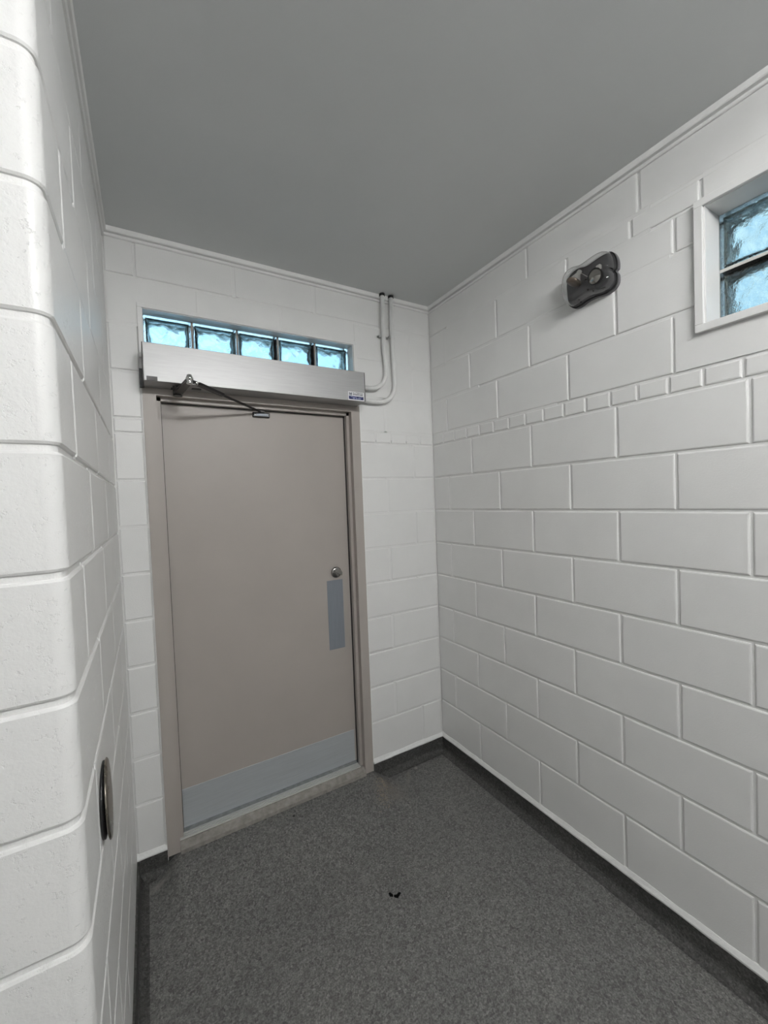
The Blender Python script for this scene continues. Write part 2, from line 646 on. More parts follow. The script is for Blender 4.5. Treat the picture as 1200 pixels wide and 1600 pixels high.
bm = bmesh.new()
pp = left_profile(BULL - RECESS, RECESS, 0.1, 0.60)
prism(bm, [(p[0], p[1]) for p in pp] + [(0.1, 0.60)], 'z', -0.05, CEIL)
wall_left = structure(link('wall_left', mesh_from(bm, 'wall_left'), M_MORTAR, None, (-1.695, 0, 0), lroot_rot),
                      'white block wall with rounded corner beside the door')


def corner_block(wall, u_end, d_end, z0, z1, mat):
    bm = bmesh.new()
    g2 = GAP / 2
    ue, de = u_end - g2, d_end - g2
    rings = []
    for z, ins in ((z0 + g2, 0.007), (z0 + g2 + 0.0016, 0.0024), (z0 + g2 + 0.0055, 0.0), (z1 - g2 - 0.0055, 0.0), (z1 - g2 - 0.0016, 0.0024), (z1 - g2, 0.007)):
        pts = [(ue, 0.03), (ue, 0.005 + ins), (ue - 0.0012, 0.0016 + ins), (ue - 0.005, ins)]
        c = (YF + BULL, BULL)
        for k in range(13):
            t = math.pi / 2 * k / 12
            r = BULL - ins
            pts.append((c[0] - r * math.sin(t), c[1] - r * math.cos(t)))
        pts += [(YF + ins, de - 0.005), (YF + 0.0016 + ins, de - 0.0012), (YF + 0.005 + ins, de), (YF + 0.03, de)]
        rings.append([bm.verts.new((p[0], p[1], z)) for p in pts])
    n = len(rings[0])
    for r0, r1 in zip(rings, rings[1:]):
        for k in range(n):
            bm.faces.new((r0[k], r0[(k + 1) % n], r1[(k + 1) % n], r1[k]))
    bm.faces.new(rings[0])
    bm.faces.new(rings[-1][::-1])
    bmesh.ops.recalc_face_normals(bm, faces=bm.faces[:])
    me = mesh_from(bm, 'bullnose_block')
    for f in me.polygons:
        f.use_smooth = len(f.vertices) == 4
    me.set_sharp_from_angle(angle=math.radians(11))
    link('bullnose_block', me, mat, wall)


NLEFT = 14
lz = [0.03] + [LZ0 + LP * n for n in range(12)] + [CEIL]
st = []
for n in range(len(lz) - 1):
    z0, z1 = lz[n], lz[n + 1]
    long_side = (n % 2 == 1)          # n=8 is the row between bed joints 7 and 8
    first = -0.905 if long_side else -1.100
    corner_block(wall_left, first, 0.19 if long_side else 0.39, z0, z1, M_PITTED)
    js = arith(first + 2 * PITCH, 2 * PITCH, 4)
    lay_course(wall_left, first, 0.0, z0, z1, js, [], M_BLOCK)
    if n >= 10:
        st.append((first - g, 0.0, z0 - g, z0 + g, 0.0012))
        for j in [first] + js:
            st.append((j - g, j + g, z0, z1, 0.002 if n < 12 else 0.001))
    else:
        for j in [first] + js:
            st.append((j - g, j + g, z0, z1, 0.0032))
st = [(a, min(b, 0.0), c, d, e) for (a, b, c, d, e) in st if a < -0.02]
fill_joints(wall_left, st, M_BLOCK)

# --- the return wall left of the rounded corner (faces the photographer)
CX = -1.695 + 0.0092 * YF
wall_front = structure(link('wall_front', box_mesh('wall_front', -1.6, -0.59, RECESS, 0.60, -0.05, CEIL), M_MORTAR, None, (CX, YF, 0), -LANG),
                       'white block wall turning left at the rounded corner')
for n in range(len(lz) - 1):
    first = -0.19 if n % 2 == 1 else -0.39
    lay_course(wall_front, -1.59, first, lz[n], lz[n + 1], [first - 2 * PITCH * k for k in (1, 2, 3)], [], M_PITTED)

# --- the room behind the photographer
wall_rear = structure(box('wall_rear', M_BLOCK, None, -3.4, 0.1, -8.8, -8.6, -0.05, CEIL), 'white wall behind the photographer')
wall_far = structure(box('wall_side', M_BLOCK, None, -3.4, -3.2, -8.7, -1.2, -0.05, CEIL), 'white side wall behind the photographer')
ceiling = structure(box('ceiling', M_CEIL, None, -3.4, 0.2, -8.8, 0.2, CEIL, CEIL + 0.12), 'plain grey painted ceiling')


# ------------------------------------------------------------------ floor with a low ramp up to the sill
def smooth(t):
    t = max(0.0, min(1.0, t))
    return t * t * (3 - 2 * t)


def floor_z(x, y):
    fy = smooth(1 - (-0.03 - y) / 0.42)
    fx = smooth((x + 1.63) / 0.10) * smooth((-0.43 - x) / 0.11)
    return 0.055 * fy * fx


bm = bmesh.new()
xs = [-3.3, -2.6, -2.0] + [-1.75 + 0.02 * k for k in range(91)] + [0.15]
ys = [-8.7, -6.0, -5.0, -4.0, -3.0, -2.0, -1.2, -0.9] + [-0.6 + 0.03 * k for k in range(28)]
vv = [[bm.verts.new((x, y, floor_z(x, y))) for y in ys] for x in xs]
for i in range(len(xs) - 1):
    for j in range(len(ys) - 1):
        f = bm.faces.new((vv[i][j], vv[i + 1][j], vv[i + 1][j + 1], vv[i][j + 1]))
        f.smooth = True
floor = structure(link('floor', mesh_from(bm, 'floor', True), M_FLOOR), 'dark grey flecked floor')


# ------------------------------------------------------------------ cove baseboards with a white bead on top
def cove_run(name, a, b, normal, label, h=0.092, zf=0.0, bead=True):
    a, b, nrm = Vector(a), Vector(b), Vector(normal)
    R = 0.034
    prof = [(-0.004, h), (0.006, h), (0.008, h - 0.004)]
    for k in range(7):
        t = math.pi / 2 * k / 6
        prof.append((0.008 + R * (1 - math.cos(t)), R * (1 - math.sin(t)) + 0.001))
    prof += [(-0.004, 0.0)]
    bm = bmesh.new()
    A = [bm.verts.new((a.x + nrm.x * p, a.y + nrm.y * p, q + zf)) for p, q in prof]
    B = [bm.verts.new((b.x + nrm.x * p, b.y + nrm.y * p, q + zf)) for p, q in prof]
    n = len(prof)
    for i in range(n):
        j = (i + 1) % n
        bm.faces.new((A[i], A[j], B[j], B[i]))
    bm.faces.new(A)
    bm.faces.new(B[::-1])
    o = structure(link(name, mesh_from(bm, name), M_COVE), label)
    if not bead:
        return o
    # bead, slightly wavy
    L = (b - a).length
    steps = max(3, int(L / 0.05))
    bm = bmesh.new()
    rnd = random.Random(len(name))
    rings = []
    for s in range(steps + 1):
        p = a.lerp(b, s / steps)
        top = h + 0.024 + rnd.uniform(-0.0025, 0.0025)
        out = 0.0095 + rnd.uniform(-0.001, 0.001)
        prof2 = [(-0.004, h - 0.002), (out, h - 0.001 + rnd.uniform(-0.001, 0.001)), (out + 0.001, h + 0.006), (0.006, h + 0.015), (0.0015, top), (-0.004, top)]
        rings.append([bm.verts.new((p.x + nrm.x * q, p.y + nrm.y * q, z + zf)) for q, z in prof2])
    for r0, r1 in zip(rings, rings[1:]):
        for k in range(6):
            bm.faces.new((r0[k], r0[(k + 1) % 6], r1[(k + 1) % 6], r1[k]))
    bm.faces.new(rings[0])
    bm.faces.new(rings[-1][::-1])
    link('sealant_bead', mesh_from(bm, 'sealant_bead'), M_BEAD, o)
    return o


cove_run('baseboard_right', (0, 0, 0), (0, -8.6, 0), (-1, 0, 0), 'dark cove base along the right block wall')
cove_run('baseboard_back_right', (-0.512, 0, 0), (0, 0, 0), (0, -1, 0), 'short dark cove base right of the door')
cove_run('baseboard_back_left', (BX0, 0, 0), (-1.578, 0, 0), (0, -1, 0), 'short dark cove base left of the door')
nl = Vector((math.cos(LANG), -math.sin(LANG), 0))
cove_run('baseboard_left', (-1.695 + 0.0092 * (YF + 0.02), YF + 0.02, 0), (-1.695, 0, 0), nl, 'dark cove base along the left wall', bead=False)
cove_run('baseboard_front', (-3.2, YF + 0.0, 0), (CX - 0.02, YF, 0), (0, -1, 0), 'dark cove base below the return wall', bead=False)


# ------------------------------------------------------------------ crown moulding
def crown(name, a, b, normal, label):
    a, b, nrm = Vector(a), Vector(b), Vector(normal)
    o = None
    prof = [(-0.004, CEIL), (-0.004, CEIL - 0.038), (0.006, CEIL - 0.038), (0.009, CEIL - 0.035), (0.009, CEIL - 0.029), (0.002, CEIL - 0.0275),
            (0.002, CEIL - 0.0225), (0.015, CEIL - 0.021), (0.018, CEIL - 0.017), (0.018, CEIL)]
    bm = bmesh.new()
    A = [bm.verts.new((a.x + nrm.x * p, a.y + nrm.y * p, q)) for p, q in prof]
    B = [bm.verts.new((b.x + nrm.x * p, b.y + nrm.y * p, q)) for p, q in prof]
    n = len(prof)
    for i in range(n):
        j = (i + 1) % n
        bm.faces.new((A[i], A[j], B[j], B[i]))
    bm.faces.new(A)
    bm.faces.new(B[::-1])
    return structure(link(name, mesh_from(bm, name), M_TRIM), label)


crown('trim_1', (BX0, 0, 0), (0, 0, 0), (0, -1, 0), 'thin white ceiling moulding above the door wall')
crown('trim_2', (0, 0, 0), (0, -8.6, 0), (-1, 0, 0), 'thin white ceiling moulding along the right wall')
crown('trim_3', (CX, YF, 0), (-1.695, 0, 0), nl, 'thin white ceiling moulding along the left wall')

# ------------------------------------------------------------------ door frame (trim_4)
FZ0 = 0.058
frame = structure(empty('trim_4', (0, 0, 0)), 'taupe steel door frame')
XL0, XL1, XR1, XR0 = -1.578, -1.526, -0.572, -0.520
FY = -0.012
FTOP = 2.125


def jamb(sgn, xo, xi, name):
    # cross-section in (x, y): face, soffit, stop, rabbet
    s = sgn
    pts = [(xo, 0.02), (xo, FY), (xi, FY), (xi, 0.022), (xi + s * 0.017, 0.022), (xi + s * 0.017, 0.052), (xi + s * 0.0, 0.052), (xi, 0.14), (xo, 0.14)]
    bm = bmesh.new()
    prism(bm, pts, 'z', FZ0, 2.16)
    o = link(name, mesh_from(bm, name), M_TAUPE, frame)
    return o


jamb(1, XL0, XL1, 'jamb')
jamb(-1, XR0, XR1, 'jamb')
bm = bmesh.new()
prism(bm, [(FY, 2.175), (FY, FTOP), (0.022, FTOP), (0.022, FTOP - 0.017), (0.052, FTOP - 0.017), (0.052, FTOP), (0.14, FTOP), (0.14, 2.175)], 'x', XL1, XR1)
link('head', mesh_from(bm, 'head'), M_TAUPE, frame)
for xa, xb in ((XL1 + 0.017, XL1 + 0.020), (XR1 - 0.020, XR1 - 0.017)):
    box('gasket', M_GASKET, frame, xa, xb, 0.046, 0.060, 0.10, FTOP - 0.017)
box('gasket', M_GASKET, frame, XL1 + 0.02, XR1 - 0.02, 0.046, 0.060, FTOP - 0.020, FTOP - 0.017)
# white caulk line between the right jamb and the blocks
box('caulk_line', M_BEAD, frame, XR0, XR0 + 0.008, -0.006, 0.02, 0.10, 2.16)
box('caulk_line', M_BEAD, frame, XL0 - 0.006, XL0, -0.003, 0.02, 0.10, 2.16)
# ragged dark gap below the jamb feet
box('foot_gap', M_GASKET, frame, XL0 + 0.003, XL1 - 0.004, FY + 0.006, 0.10, 0.0, FZ0)
box('foot_gap', M_GASKET, frame, XR1 + 0.004, XR0 - 0.003, FY + 0.006, 0.10, 0.0, FZ0)

# ------------------------------------------------------------------ door leaf (door_1)
DX0, DX1 = XL1 + 0.006, XR1 - 0.006
DY = 0.058
DZ0, DZ1 = 0.113, FTOP - 0.003
door = structure(link('door_1', box_mesh('door_1', DX0, DX1, DY, DY + 0.045, DZ0, DZ1, bev=0.0015), M_TAUPE), 'flat taupe steel door')
box('kick_plate', M_KICK, door, XL1 + 0.021, XR1 - 0.030, DY - 0.0016, DY + 0.001, DZ0 + 0.001, 0.297, bev=0.0006, seg=1)
box('push_plate', M_STEEL, door, -0.732, -0.636, DY - 0.0016, DY + 0.001, 0.790, 1.183, bev=0.0006, seg=1)
LKX, LKZ = -0.674, 1.226
lock = lathe('lock_rose', M_LOCK, door, [(0.0, 0.0), (0.029, 0.0), (0.031, 0.003), (0.030, 0.008), (0.026, 0.0115), (0.0, 0.0125)], (LKX, DY, LKZ), (0, -1, 0))
# half-round thumb turn, tilted
bm = bmesh.new()
pts = []
ang0 = math.radians(-33)
for k in range(15):
    t = math.pi * k / 14
    px, pz = 0.0265 * math.cos(t), 0.024 * math.sin(t)
    pts.append((px * math.cos(ang0) - pz * math.sin(ang0) + 0.002, px * math.sin(ang0) + pz * math.cos(ang0) - 0.003))
prism(bm, pts, 'y', 0.0, -0.015)
link('thumb_turn', mesh_from(bm, 'thumb_turn'), M_LOCK, lock, (LKX, DY - 0.011, LKZ))

# ------------------------------------------------------------------ threshold
thr = tag(empty('door_threshold', (-1.05, 0, 0.055)), 'worn ribbed metal threshold under the taupe door', 'threshold')
bm = bmesh.new()
prism(bm, [(-0.026, 0.045), (-0.024, 0.072), (0.004, 0.094), (0.10, 0.094), (0.10, 0.0), (-0.026, 0.0)], 'x', XL1 + 0.001, XR1 - 0.001)
link('sill', mesh_from(bm, 'sill'), paint('worn_sill', (0.25, 0.235, 0.215), 0.75, 0.22, 40, 120, 0.5, 0.0015), thr, (1.05, 0, -0.055))
for k in range(4):
    yy = 0.009 + 0.0115 * k
    bm = bmesh.new()
    prism(bm, [(yy, 0.093), (yy + 0.001, 0.0990), (yy + 0.0062, 0.0990), (yy + 0.0072, 0.093)], 'x', XL1 + 0.001, XR1 - 0.019)
    link('rib', mesh_from(bm, 'rib'), M_THRESH, thr, (1.05, 0, -0.055))


# ------------------------------------------------------------------ glass blocks
def glass_block_mesh(name, w, h, t, seed):
    """hollow pressed-glass block: local x width, local y depth (0 = room side), local z height"""
    rnd = random.Random(seed)
    ph = [rnd.uniform(0, 6.28) for _ in range(8)]
    wall = 0.008
    bm = bmesh.new()
    add_box(bm, -w / 2, w / 2, 0, t, -h / 2, h / 2, bev=0.003, seg=2)
    N = 22

    def wave(u, v, k):
        return 0.0016 * (math.sin(31 * u + 17 * v + ph[k]) + math.sin(-19 * u + 43 * v + ph[k + 1]) * 0.8
                         + 0.7 * math.sin(67 * u - 29 * v + ph[k + 2]) + 0.6 * math.sin(58 * u + 71 * v + ph[k + 3]))
    iw, ih = w / 2 - wall, h / 2 - wall
    grids = []
    for side, k in ((0, 0), (1, 4)):
        gverts = []
        for i in range(N + 1):
            row = []
            for j in range(N + 1):
                a, b = i / N * 2 - 1, j / N * 2 - 1
                edge = min(1.0, (1 - max(abs(a), abs(b))) * 7)
                rim = (1 - edge) * 0.009
                yb = wall + rim + edge * wave(a * w / 2 * 2.0, b * h / 2 * 2.0, k)
                y = yb if side == 0 else t - yb
                row.append(bm.verts.new((a * iw, y, b * ih)))
            gverts.append(row)
        grids.append(gverts)
    cav = []
    for gverts, flip in ((grids[0], False), (grids[1], True)):
        for i in range(N):
            for j in range(N):
                q = (gverts[i][j], gverts[i + 1][j], gverts[i + 1][j + 1], gverts[i][j + 1])
                cav.append(bm.faces.new(q if not flip else q[::-1]))
    A, B = grids
    ring = lambda G: ([G[i][0] for i in range(N + 1)] + [G[N][j] for j in range(1, N + 1)] +
                      [G[i][N] for i in range(N - 1, -1, -1)] + [G[0][j] for j in range(N - 1, 0, -1)])
    ra, rb = ring(A), ring(B)
    for i in range(len(ra)):
        j = (i + 1) % len(ra)
        cav.append(bm.faces.new((ra[j], ra[i], rb[i], rb[j])))
    bmesh.ops.recalc_face_normals(bm, faces=bm.faces[:])
    cavset = set(cav)
    bmesh.ops.recalc_face_normals(bm, faces=cav)
    # cavity must face inwards (towards the air space): its front grid normals point to +y
    test = cav[N * (N // 2) + N // 2]
    if test.normal.y < 0:
        for f in cav:
            f.normal_flip()
    for f in cav:
        f.smooth = True
    me = bpy.data.meshes.new(name)
    bm.to_mesh(me)
    bm.free()
    return me


# transom window_1
win1 = structure(empty('window_1', (0, 0, 0)), 'narrow glass block transom above the door')
bw = (TRANS[1] - TRANS[0]) / 5
for k in range(5):
    me = glass_block_mesh('glass_block', bw - 0.010, 0.188, 0.075, 11 + k)
    link('glass_block', me, M_GLASS_T, win1, (TRANS[0] + bw * (k + 0.5), 0.055, (TRANS[2] + TRANS[3]) / 2))
bm = bmesh.new()
for k in range(1, 5):
    xx = TRANS[0] + bw * k
    add_box(bm, xx - 0.005, xx + 0.005, 0.0565, 0.128, TRANS[2], TRANS[3])
zt = (TRANS[2] + TRANS[3]) / 2
add_box(bm, TRANS[0], TRANS[1], 0.0565, 0.128, zt + 0.0945, TRANS[3] + 0.001)
add_box(bm, TRANS[0], TRANS[1], 0.0565, 0.128, TRANS[2] - 0.001, zt - 0.0945)
add_box(bm, TRANS[0] - 0.001, TRANS[0] + 0.0045, 0.0565, 0.128, TRANS[2], TRANS[3])
add_box(bm, TRANS[1] - 0.0045, TRANS[1] + 0.001, 0.0565, 0.128, TRANS[2], TRANS[3])
for k in range(6):  # outer lips added to block sky light through the solid block edges
    xx = TRANS[0] + bw * k
    add_box(bm, xx - 0.007, xx + 0.007, 0.1305, 0.145, TRANS[2], TRANS[3])
add_box(bm, TRANS[0], TRANS[1], 0.1305, 0.145, TRANS[3] - 0.007, TRANS[3] + 0.001)
add_box(bm, TRANS[0], TRANS[1], 0.1305, 0.145, TRANS[2] - 0.001, TRANS[2] + 0.007)
link('mortar_joint_and_lip', mesh_from(bm, 'mortar_joint_and_lip'), M_CONC, win1)
M_GLOSS = paint('gloss_reveal_paint', (0.82, 0.82, 0.81), 0.2, 0.02, 8, 150, 0.2, 0.0006)
box('reveal_lining', M_GLOSS, win1, TRANS[0], TRANS[1], -0.002, 0.0555, TRANS[3] - 0.003, TRANS[3])
box('reveal_lining', M_GLOSS, win1, TRANS[1] - 0.003, TRANS[1], -0.002, 0.0555, TRANS[2], TRANS[3] - 0.003)
box('reveal_lining', M_GLOSS, win1, TRANS[0], TRANS[0] + 0.003, -0.002, 0.0555, TRANS[2], TRANS[3] - 0.003)
T0, T1, T2, T3 = -1.582, -0.520, 2.300, 2.520
box('frame_rail', M_TRIM, win1, T0, T1, -0.009, 0.004, TRANS[3], T3, bev=0.001, seg=1)
box('frame_rail', M_TRIM, win1, T0, T1, -0.009, 0.004, 2.285, TRANS[2], bev=0.001, seg=1)
box('frame_stile', M_TRIM, win1, T0, TRANS[0], -0.009, 0.004, TRANS[2], TRANS[3], bev=0.001, seg=1)
box('frame_stile', M_TRIM, win1, TRANS[1], T1, -0.009, 0.004, TRANS[2], TRANS[3], bev=0.001, seg=1)

# side window window_2 in the right wall (local frame of that wall)
win2 = structure(empty('window_2', (0, 0, 0), rotz=-math.pi / 2), 'white framed glass block window in the right wall')
cw = (WIN[1] - WIN[0]) / 3
ch = (WIN[3] - WIN[2]) / 2
for i in range(3):
    for j in range(2):
        me = glass_block_mesh('glass_block', cw - 0.010, ch - 0.010, 0.085, 40 + i * 2 + j)
        link('glass_block', me, M_GLASS_W, win2, (WIN[0] + cw * (i + 0.5), 0.093, WIN[2] + ch * (j + 0.5)))
bm = bmesh.new()
add_box(bm, WIN[0], WIN[1], 0.0945, 0.176, WIN[2] + ch - 0.005, WIN[2] + ch + 0.005)
for i in (1, 2):
    for j in (0, 1):
        add_box(bm, WIN[0] + cw * i - 0.005, WIN[0] + cw * i + 0.005, 0.0945, 0.176, WIN[2] + ch * j + 0.005, WIN[2] + ch * (j + 1) - 0.005)
add_box(bm, WIN[0] - 0.001, WIN[0] + 0.0045, 0.0945, 0.176, WIN[2], WIN[3])
add_box(bm, WIN[1] - 0.0045, WIN[1] + 0.001, 0.0945, 0.176, WIN[2], WIN[3])
add_box(bm, WIN[0], WIN[1], 0.0945, 0.176, WIN[2] - 0.001, WIN[2] + 0.0045)
add_box(bm, WIN[0], WIN[1], 0.0945, 0.176, WIN[3] - 0.0045, WIN[3] + 0.001)
for i in range(4):  # outer lips here too, added to keep sky light out of block edges
    add_box(bm, WIN[0] + cw * i - 0.013, WIN[0] + cw * i + 0.013, 0.1785, 0.19, WIN[2], WIN[3])
for j in range(3):
    add_box(bm, WIN[0], WIN[1], 0.1785, 0.19, WIN[2] + ch * j - 0.013, WIN[2] + ch * j + 0.013)
link('mortar_joint_and_lip', mesh_from(bm, 'mortar_joint_and_lip'), paint('grey_white_mortar', (0.58, 0.57, 0.54), 0.6, 0.06, 40, 120, 0.3), win2)
W0, W1, W2, W3 = 1.437, 2.087, 2.131, 2.552
for nm, a in (('frame_rail', (W0, W1, WIN[3] - 0.002, W3)), ('frame_rail', (W0, W1, W2, WIN[2])),
              ('frame_stile', (W0, WIN[0], WIN[2], WIN[3] - 0.002)), ('frame_stile', (WIN[1], W1, WIN[2], WIN[3] - 0.002))):
    box(nm, M_TRIM, win2, a[0], a[1], -0.016, 0.004, a[2], a[3], bev=0.0015, seg=1)
box('reveal_lining', M_TRIM, win2, WIN[0], WIN[0] + 0.004, -0.004, 0.093, WIN[2], WIN[3])
box('reveal_lining', M_TRIM, win2, WIN[0] + 0.004, WIN[1], -0.004, 0.093, WIN[3] - 0.004, WIN[3])

# slab added outside, seen only through the glass, to darken its refractions
bm = bmesh.new()
add_box(bm, -3.6, 0.55, 0.2, 0.5, CEIL + 0.02, CEIL + 0.16)
add_box(bm, 0.22, 0.55, -5.4, 0.2, CEIL + 0.02, CEIL + 0.16)
structure(link('added_eave_slab', mesh_from(bm, 'added_eave_slab'), paint('grey_slab', (0.35, 0.36, 0.37), 0.7, 0.1, 5, 100, 0.0)), 'added grey slab outside the windows, darkening the glass')

# ------------------------------------------------------------------ automatic door operator
OX0, OX1, OY0, OZ0, OZ1 = -1.574, -0.541, -0.130, 2.155, 2.312
OB = FY - 0.001
op = tag(empty('door_operator', (-1.05, -0.06, OZ0)), 'long brushed metal automatic door opener above the taupe door', 'door opener')
OL = (1.05, 0.06, -OZ0)


def op_part(name, mat, bm_or_args, parent=None, smooth=False, bev=0.0):
    if isinstance(bm_or_args, tuple):
        me = box_mesh(name, *bm_or_args, bev=bev)
    else:
        me = mesh_from(bm_or_args, name, smooth)
    if parent is None:
        return link(name, me, mat, op, OL)
    return link(name, me, mat, parent)


cover = op_part('cover', M_ALU, (OX0 + 0.003, OX1 - 0.003, OY0, OB, OZ0, OZ1), bev=0.0015)
op_part('end_cap', M_DKMETAL, (OX0, OX0 + 0.003, OY0 + 0.001, OB, OZ0 + 0.001, OZ1 - 0.001))
op_part('end_cap', M_DKMETAL, (OX1 - 0.003, OX1, OY0 + 0.001, OB, OZ0 + 0.001, OZ1 - 0.001))
op_part('back_plate', M_BLACK, (OX0 - 0.012, OX0 + 0.004, -0.03, OB, OZ0 - 0.004, OZ0 + 0.075))
sw = op_part('switch', M_BLACK, (-1.562, -1.522, OY0 - 0.002, OY0 + 0.001, OZ0 + 0.001, OZ0 + 0.018))
op_part('rocker', M_DKMETAL, (-1.558, -1.527, OY0 - 0.004, OY0 - 0.002, OZ0 + 0.004, OZ0 + 0.012), sw)
op_part('slot', M_BLACK, (-1.468, -1.427, -0.050, OB - 0.002, OZ0 - 0.0012, OZ0 + 0.001))
op_part('slot', M_BLACK, (-1.387, -1.348, -0.078, -0.052, OZ0 - 0.0012, OZ0 + 0.001))
# sticker at the right end
SX0, SX1, SZ0, SZ1 = -0.644, -0.551, OZ0 + 0.0025, OZ0 + 0.0475
YS = OY0 - 0.0007
sticker = op_part('sticker', M_LABELW, (SX0, SX1, YS, OY0 + 0.0002, SZ0, SZ1))
op_part('print_band', M_LABELB, (SX0 + 0.003, SX1 - 0.004, YS - 0.0003, YS, SZ0 + 0.005, SZ0 + 0.022), sticker)
bm = bmesh.new()
lx0, lx1, lz0_, lz1_ = SX0 + 0.0055, SX0 + 0.0215, SZ0 + 0.0255, SZ1 - 0.0035
prism(bm, [(lx0, lz1_), (lx0, lz1_ - 0.008), (lx1, lz1_ - 0.008), (lx1, lz1_), ((lx0 + lx1) / 2, lz1_ - 0.005)], 'y', YS - 0.0003, YS)
for xx in (lx0, (lx0 + lx1) / 2 - 0.0018, lx1 - 0.0036):
    add_box(bm, xx, xx + 0.0036, YS - 0.0003, YS, lz0_, lz1_ - 0.008)
add_box(bm, lx0, lx1, YS - 0.0003, YS, lz0_, lz0_ + 0.0025)
op_part('logo', M_GREYINK, bm, sticker)


def text_part(s, size, x, z, mat, parent, width, bold=0.0):
    cu = bpy.data.curves.new('lettering', 'FONT')
    cu.body = s
    cu.size = size
    cu.extrude = 0.00012
    cu.offset = bold
    cu.fill_mode = 'BOTH'
    tmp = bpy.data.objects.new('lettering_source', cu)
    COL.objects.link(tmp)
    bpy.context.view_layer.update()
    me = bpy.data.meshes.new_from_object(tmp.evaluated_get(bpy.context.evaluated_depsgraph_get()))
    bpy.data.objects.remove(tmp, do_unlink=True)
    xs_ = [v.co.x for v in me.vertices]
    k = width / (max(xs_) - min(xs_))
    mn = min(xs_)
    for v in me.vertices:
        v.co = Vector((x + (v.co.x - mn) * k, YS - 0.0004 - v.co.z, z + v.co.y))
    me.materials.clear()
    return link('lettering', me, mat, parent)


text_part('A L B E R T A', 0.0085, SX0 + 0.0255, SZ0 + 0.0360, M_INK, sticker, 0.060, 0.0004)
text_part('AUTOMATIC DOOR', 0.0070, SX0 + 0.0255, SZ0 + 0.0280, M_INK, sticker, 0.060, 0.0005)
# two illegible pale lines printed on the blue band
bm = bmesh.new()
rnd = random.Random(3)
for (xa, xb, zz, hh) in ((0.014, 0.050, 0.0165, 0.0022), (0.060, 0.083, 0.0165, 0.0022), (0.026, 0.040, 0.0085, 0.0042), (0.043, 0.053, 0.0085, 0.0042), (0.057, 0.073, 0.0085, 0.0042)):
    x = xa
    while x < xb:
        wd = rnd.uniform(0.0012, 0.0024)
        add_box(bm, SX0 + x, SX0 + min(x + wd, xb), YS - 0.0005, YS - 0.0003, SZ0 + zz, SZ0 + zz + hh * rnd.uniform(0.8, 1.0))
        x += wd + 0.0008
op_part('print_lines', M_PALEINK, bm, sticker)

# arm
SP = Vector((-1.445, -0.075, 2.125))
KN = Vector((-1.418, -0.300, 2.125))
SH = Vector((-1.056, DY - 0.018, 2.096))


def bar(bm, a, b, wa, wb, th):
    d = (b - a).normalized()
    s = d.cross(Vector((0, 0, 1))).normalized()
    u = s.cross(d).normalized()
    A = [bm.verts.new(a + s * x * wa / 2 + u * z * th / 2) for x, z in ((-1, -1), (1, -1), (1, 1), (-1, 1))]
    B = [bm.verts.new(b + s * x * wb / 2 + u * z * th / 2) for x, z in ((-1, -1), (1, -1), (1, 1), (-1, 1))]
    bm.faces.new(A)
    bm.faces.new(B[::-1])
    for i in range(4):
        j = (i + 1) % 4
        bm.faces.new((A[i], B[i], B[j], A[j]))


bm = bmesh.new()
add_tube(bm, [SP + Vector((0, 0, 0.032)), SP + Vector((0, 0, -0.012))], 0.019, 16)
bar(bm, SP, KN, 0.036, 0.026, 0.010)
arm = op_part('main_arm', M_DKMETAL, bm)
lathe('pivot_bolt', M_CHROME, op, [(0, 0.022), (0.008, 0.022), (0.010, 0.018), (0.010, 0.012), (0.014, 0.010), (0.014, 0.004), (0.011, 0.002), (0.011, -0.008), (0.013, -0.012), (0.010, -0.016), (0, -0.016)],
      KN, (0, 0, 1), 20).location = OL
d = (SH - KN).normalized()
bm = bmesh.new()
q1 = KN + d * 0.045
q2 = KN + d * 0.20
bar(bm, KN + d * 0.012, q1, 0.014, 0.014, 0.009)
bar(bm, q1, q2, 0.020, 0.018, 0.012)
add_tube(bm, [q2 - d * 0.03, SH], 0.0055, 10)
rod = op_part('connecting_rod', M_DKMETAL, bm)
lathe('joint_ball', M_CHROME, op, [(0, 0.010), (0.007, 0.008), (0.009, 0.0), (0.007, -0.008), (0, -0.010)], KN + d * 0.036, d, 16).location = OL
shoe = op_part('door_shoe', M_DKMETAL, (-1.098, -1.012, DY - 0.014, DY, 2.071, 2.096), bev=0.003)
op_part('shoe_plate', M_STEEL, (-1.092, -1.018, DY - 0.0165, DY - 0.013, 2.077, 2.090), shoe)
lathe('screw', M_CHROME, shoe, [(0, 0.0045), (0.004, 0.004), (0.005, 0.0), (0, 0.0)], (-1.087, DY - 0.0145, 2.0835), (0, -1, 0), 12)
lathe('screw', M_CHROME, shoe, [(0, 0.0045), (0.004, 0.004), (0.005, 0.0), (0, 0.0)], (-1.023, DY - 0.0145, 2.0835), (0, -1, 0), 12)
op_part('rod_bracket', M_DKMETAL, (-1.070, -1.040, DY - 0.030, DY - 0.010, 2.092, 2.104), bev=0.002)


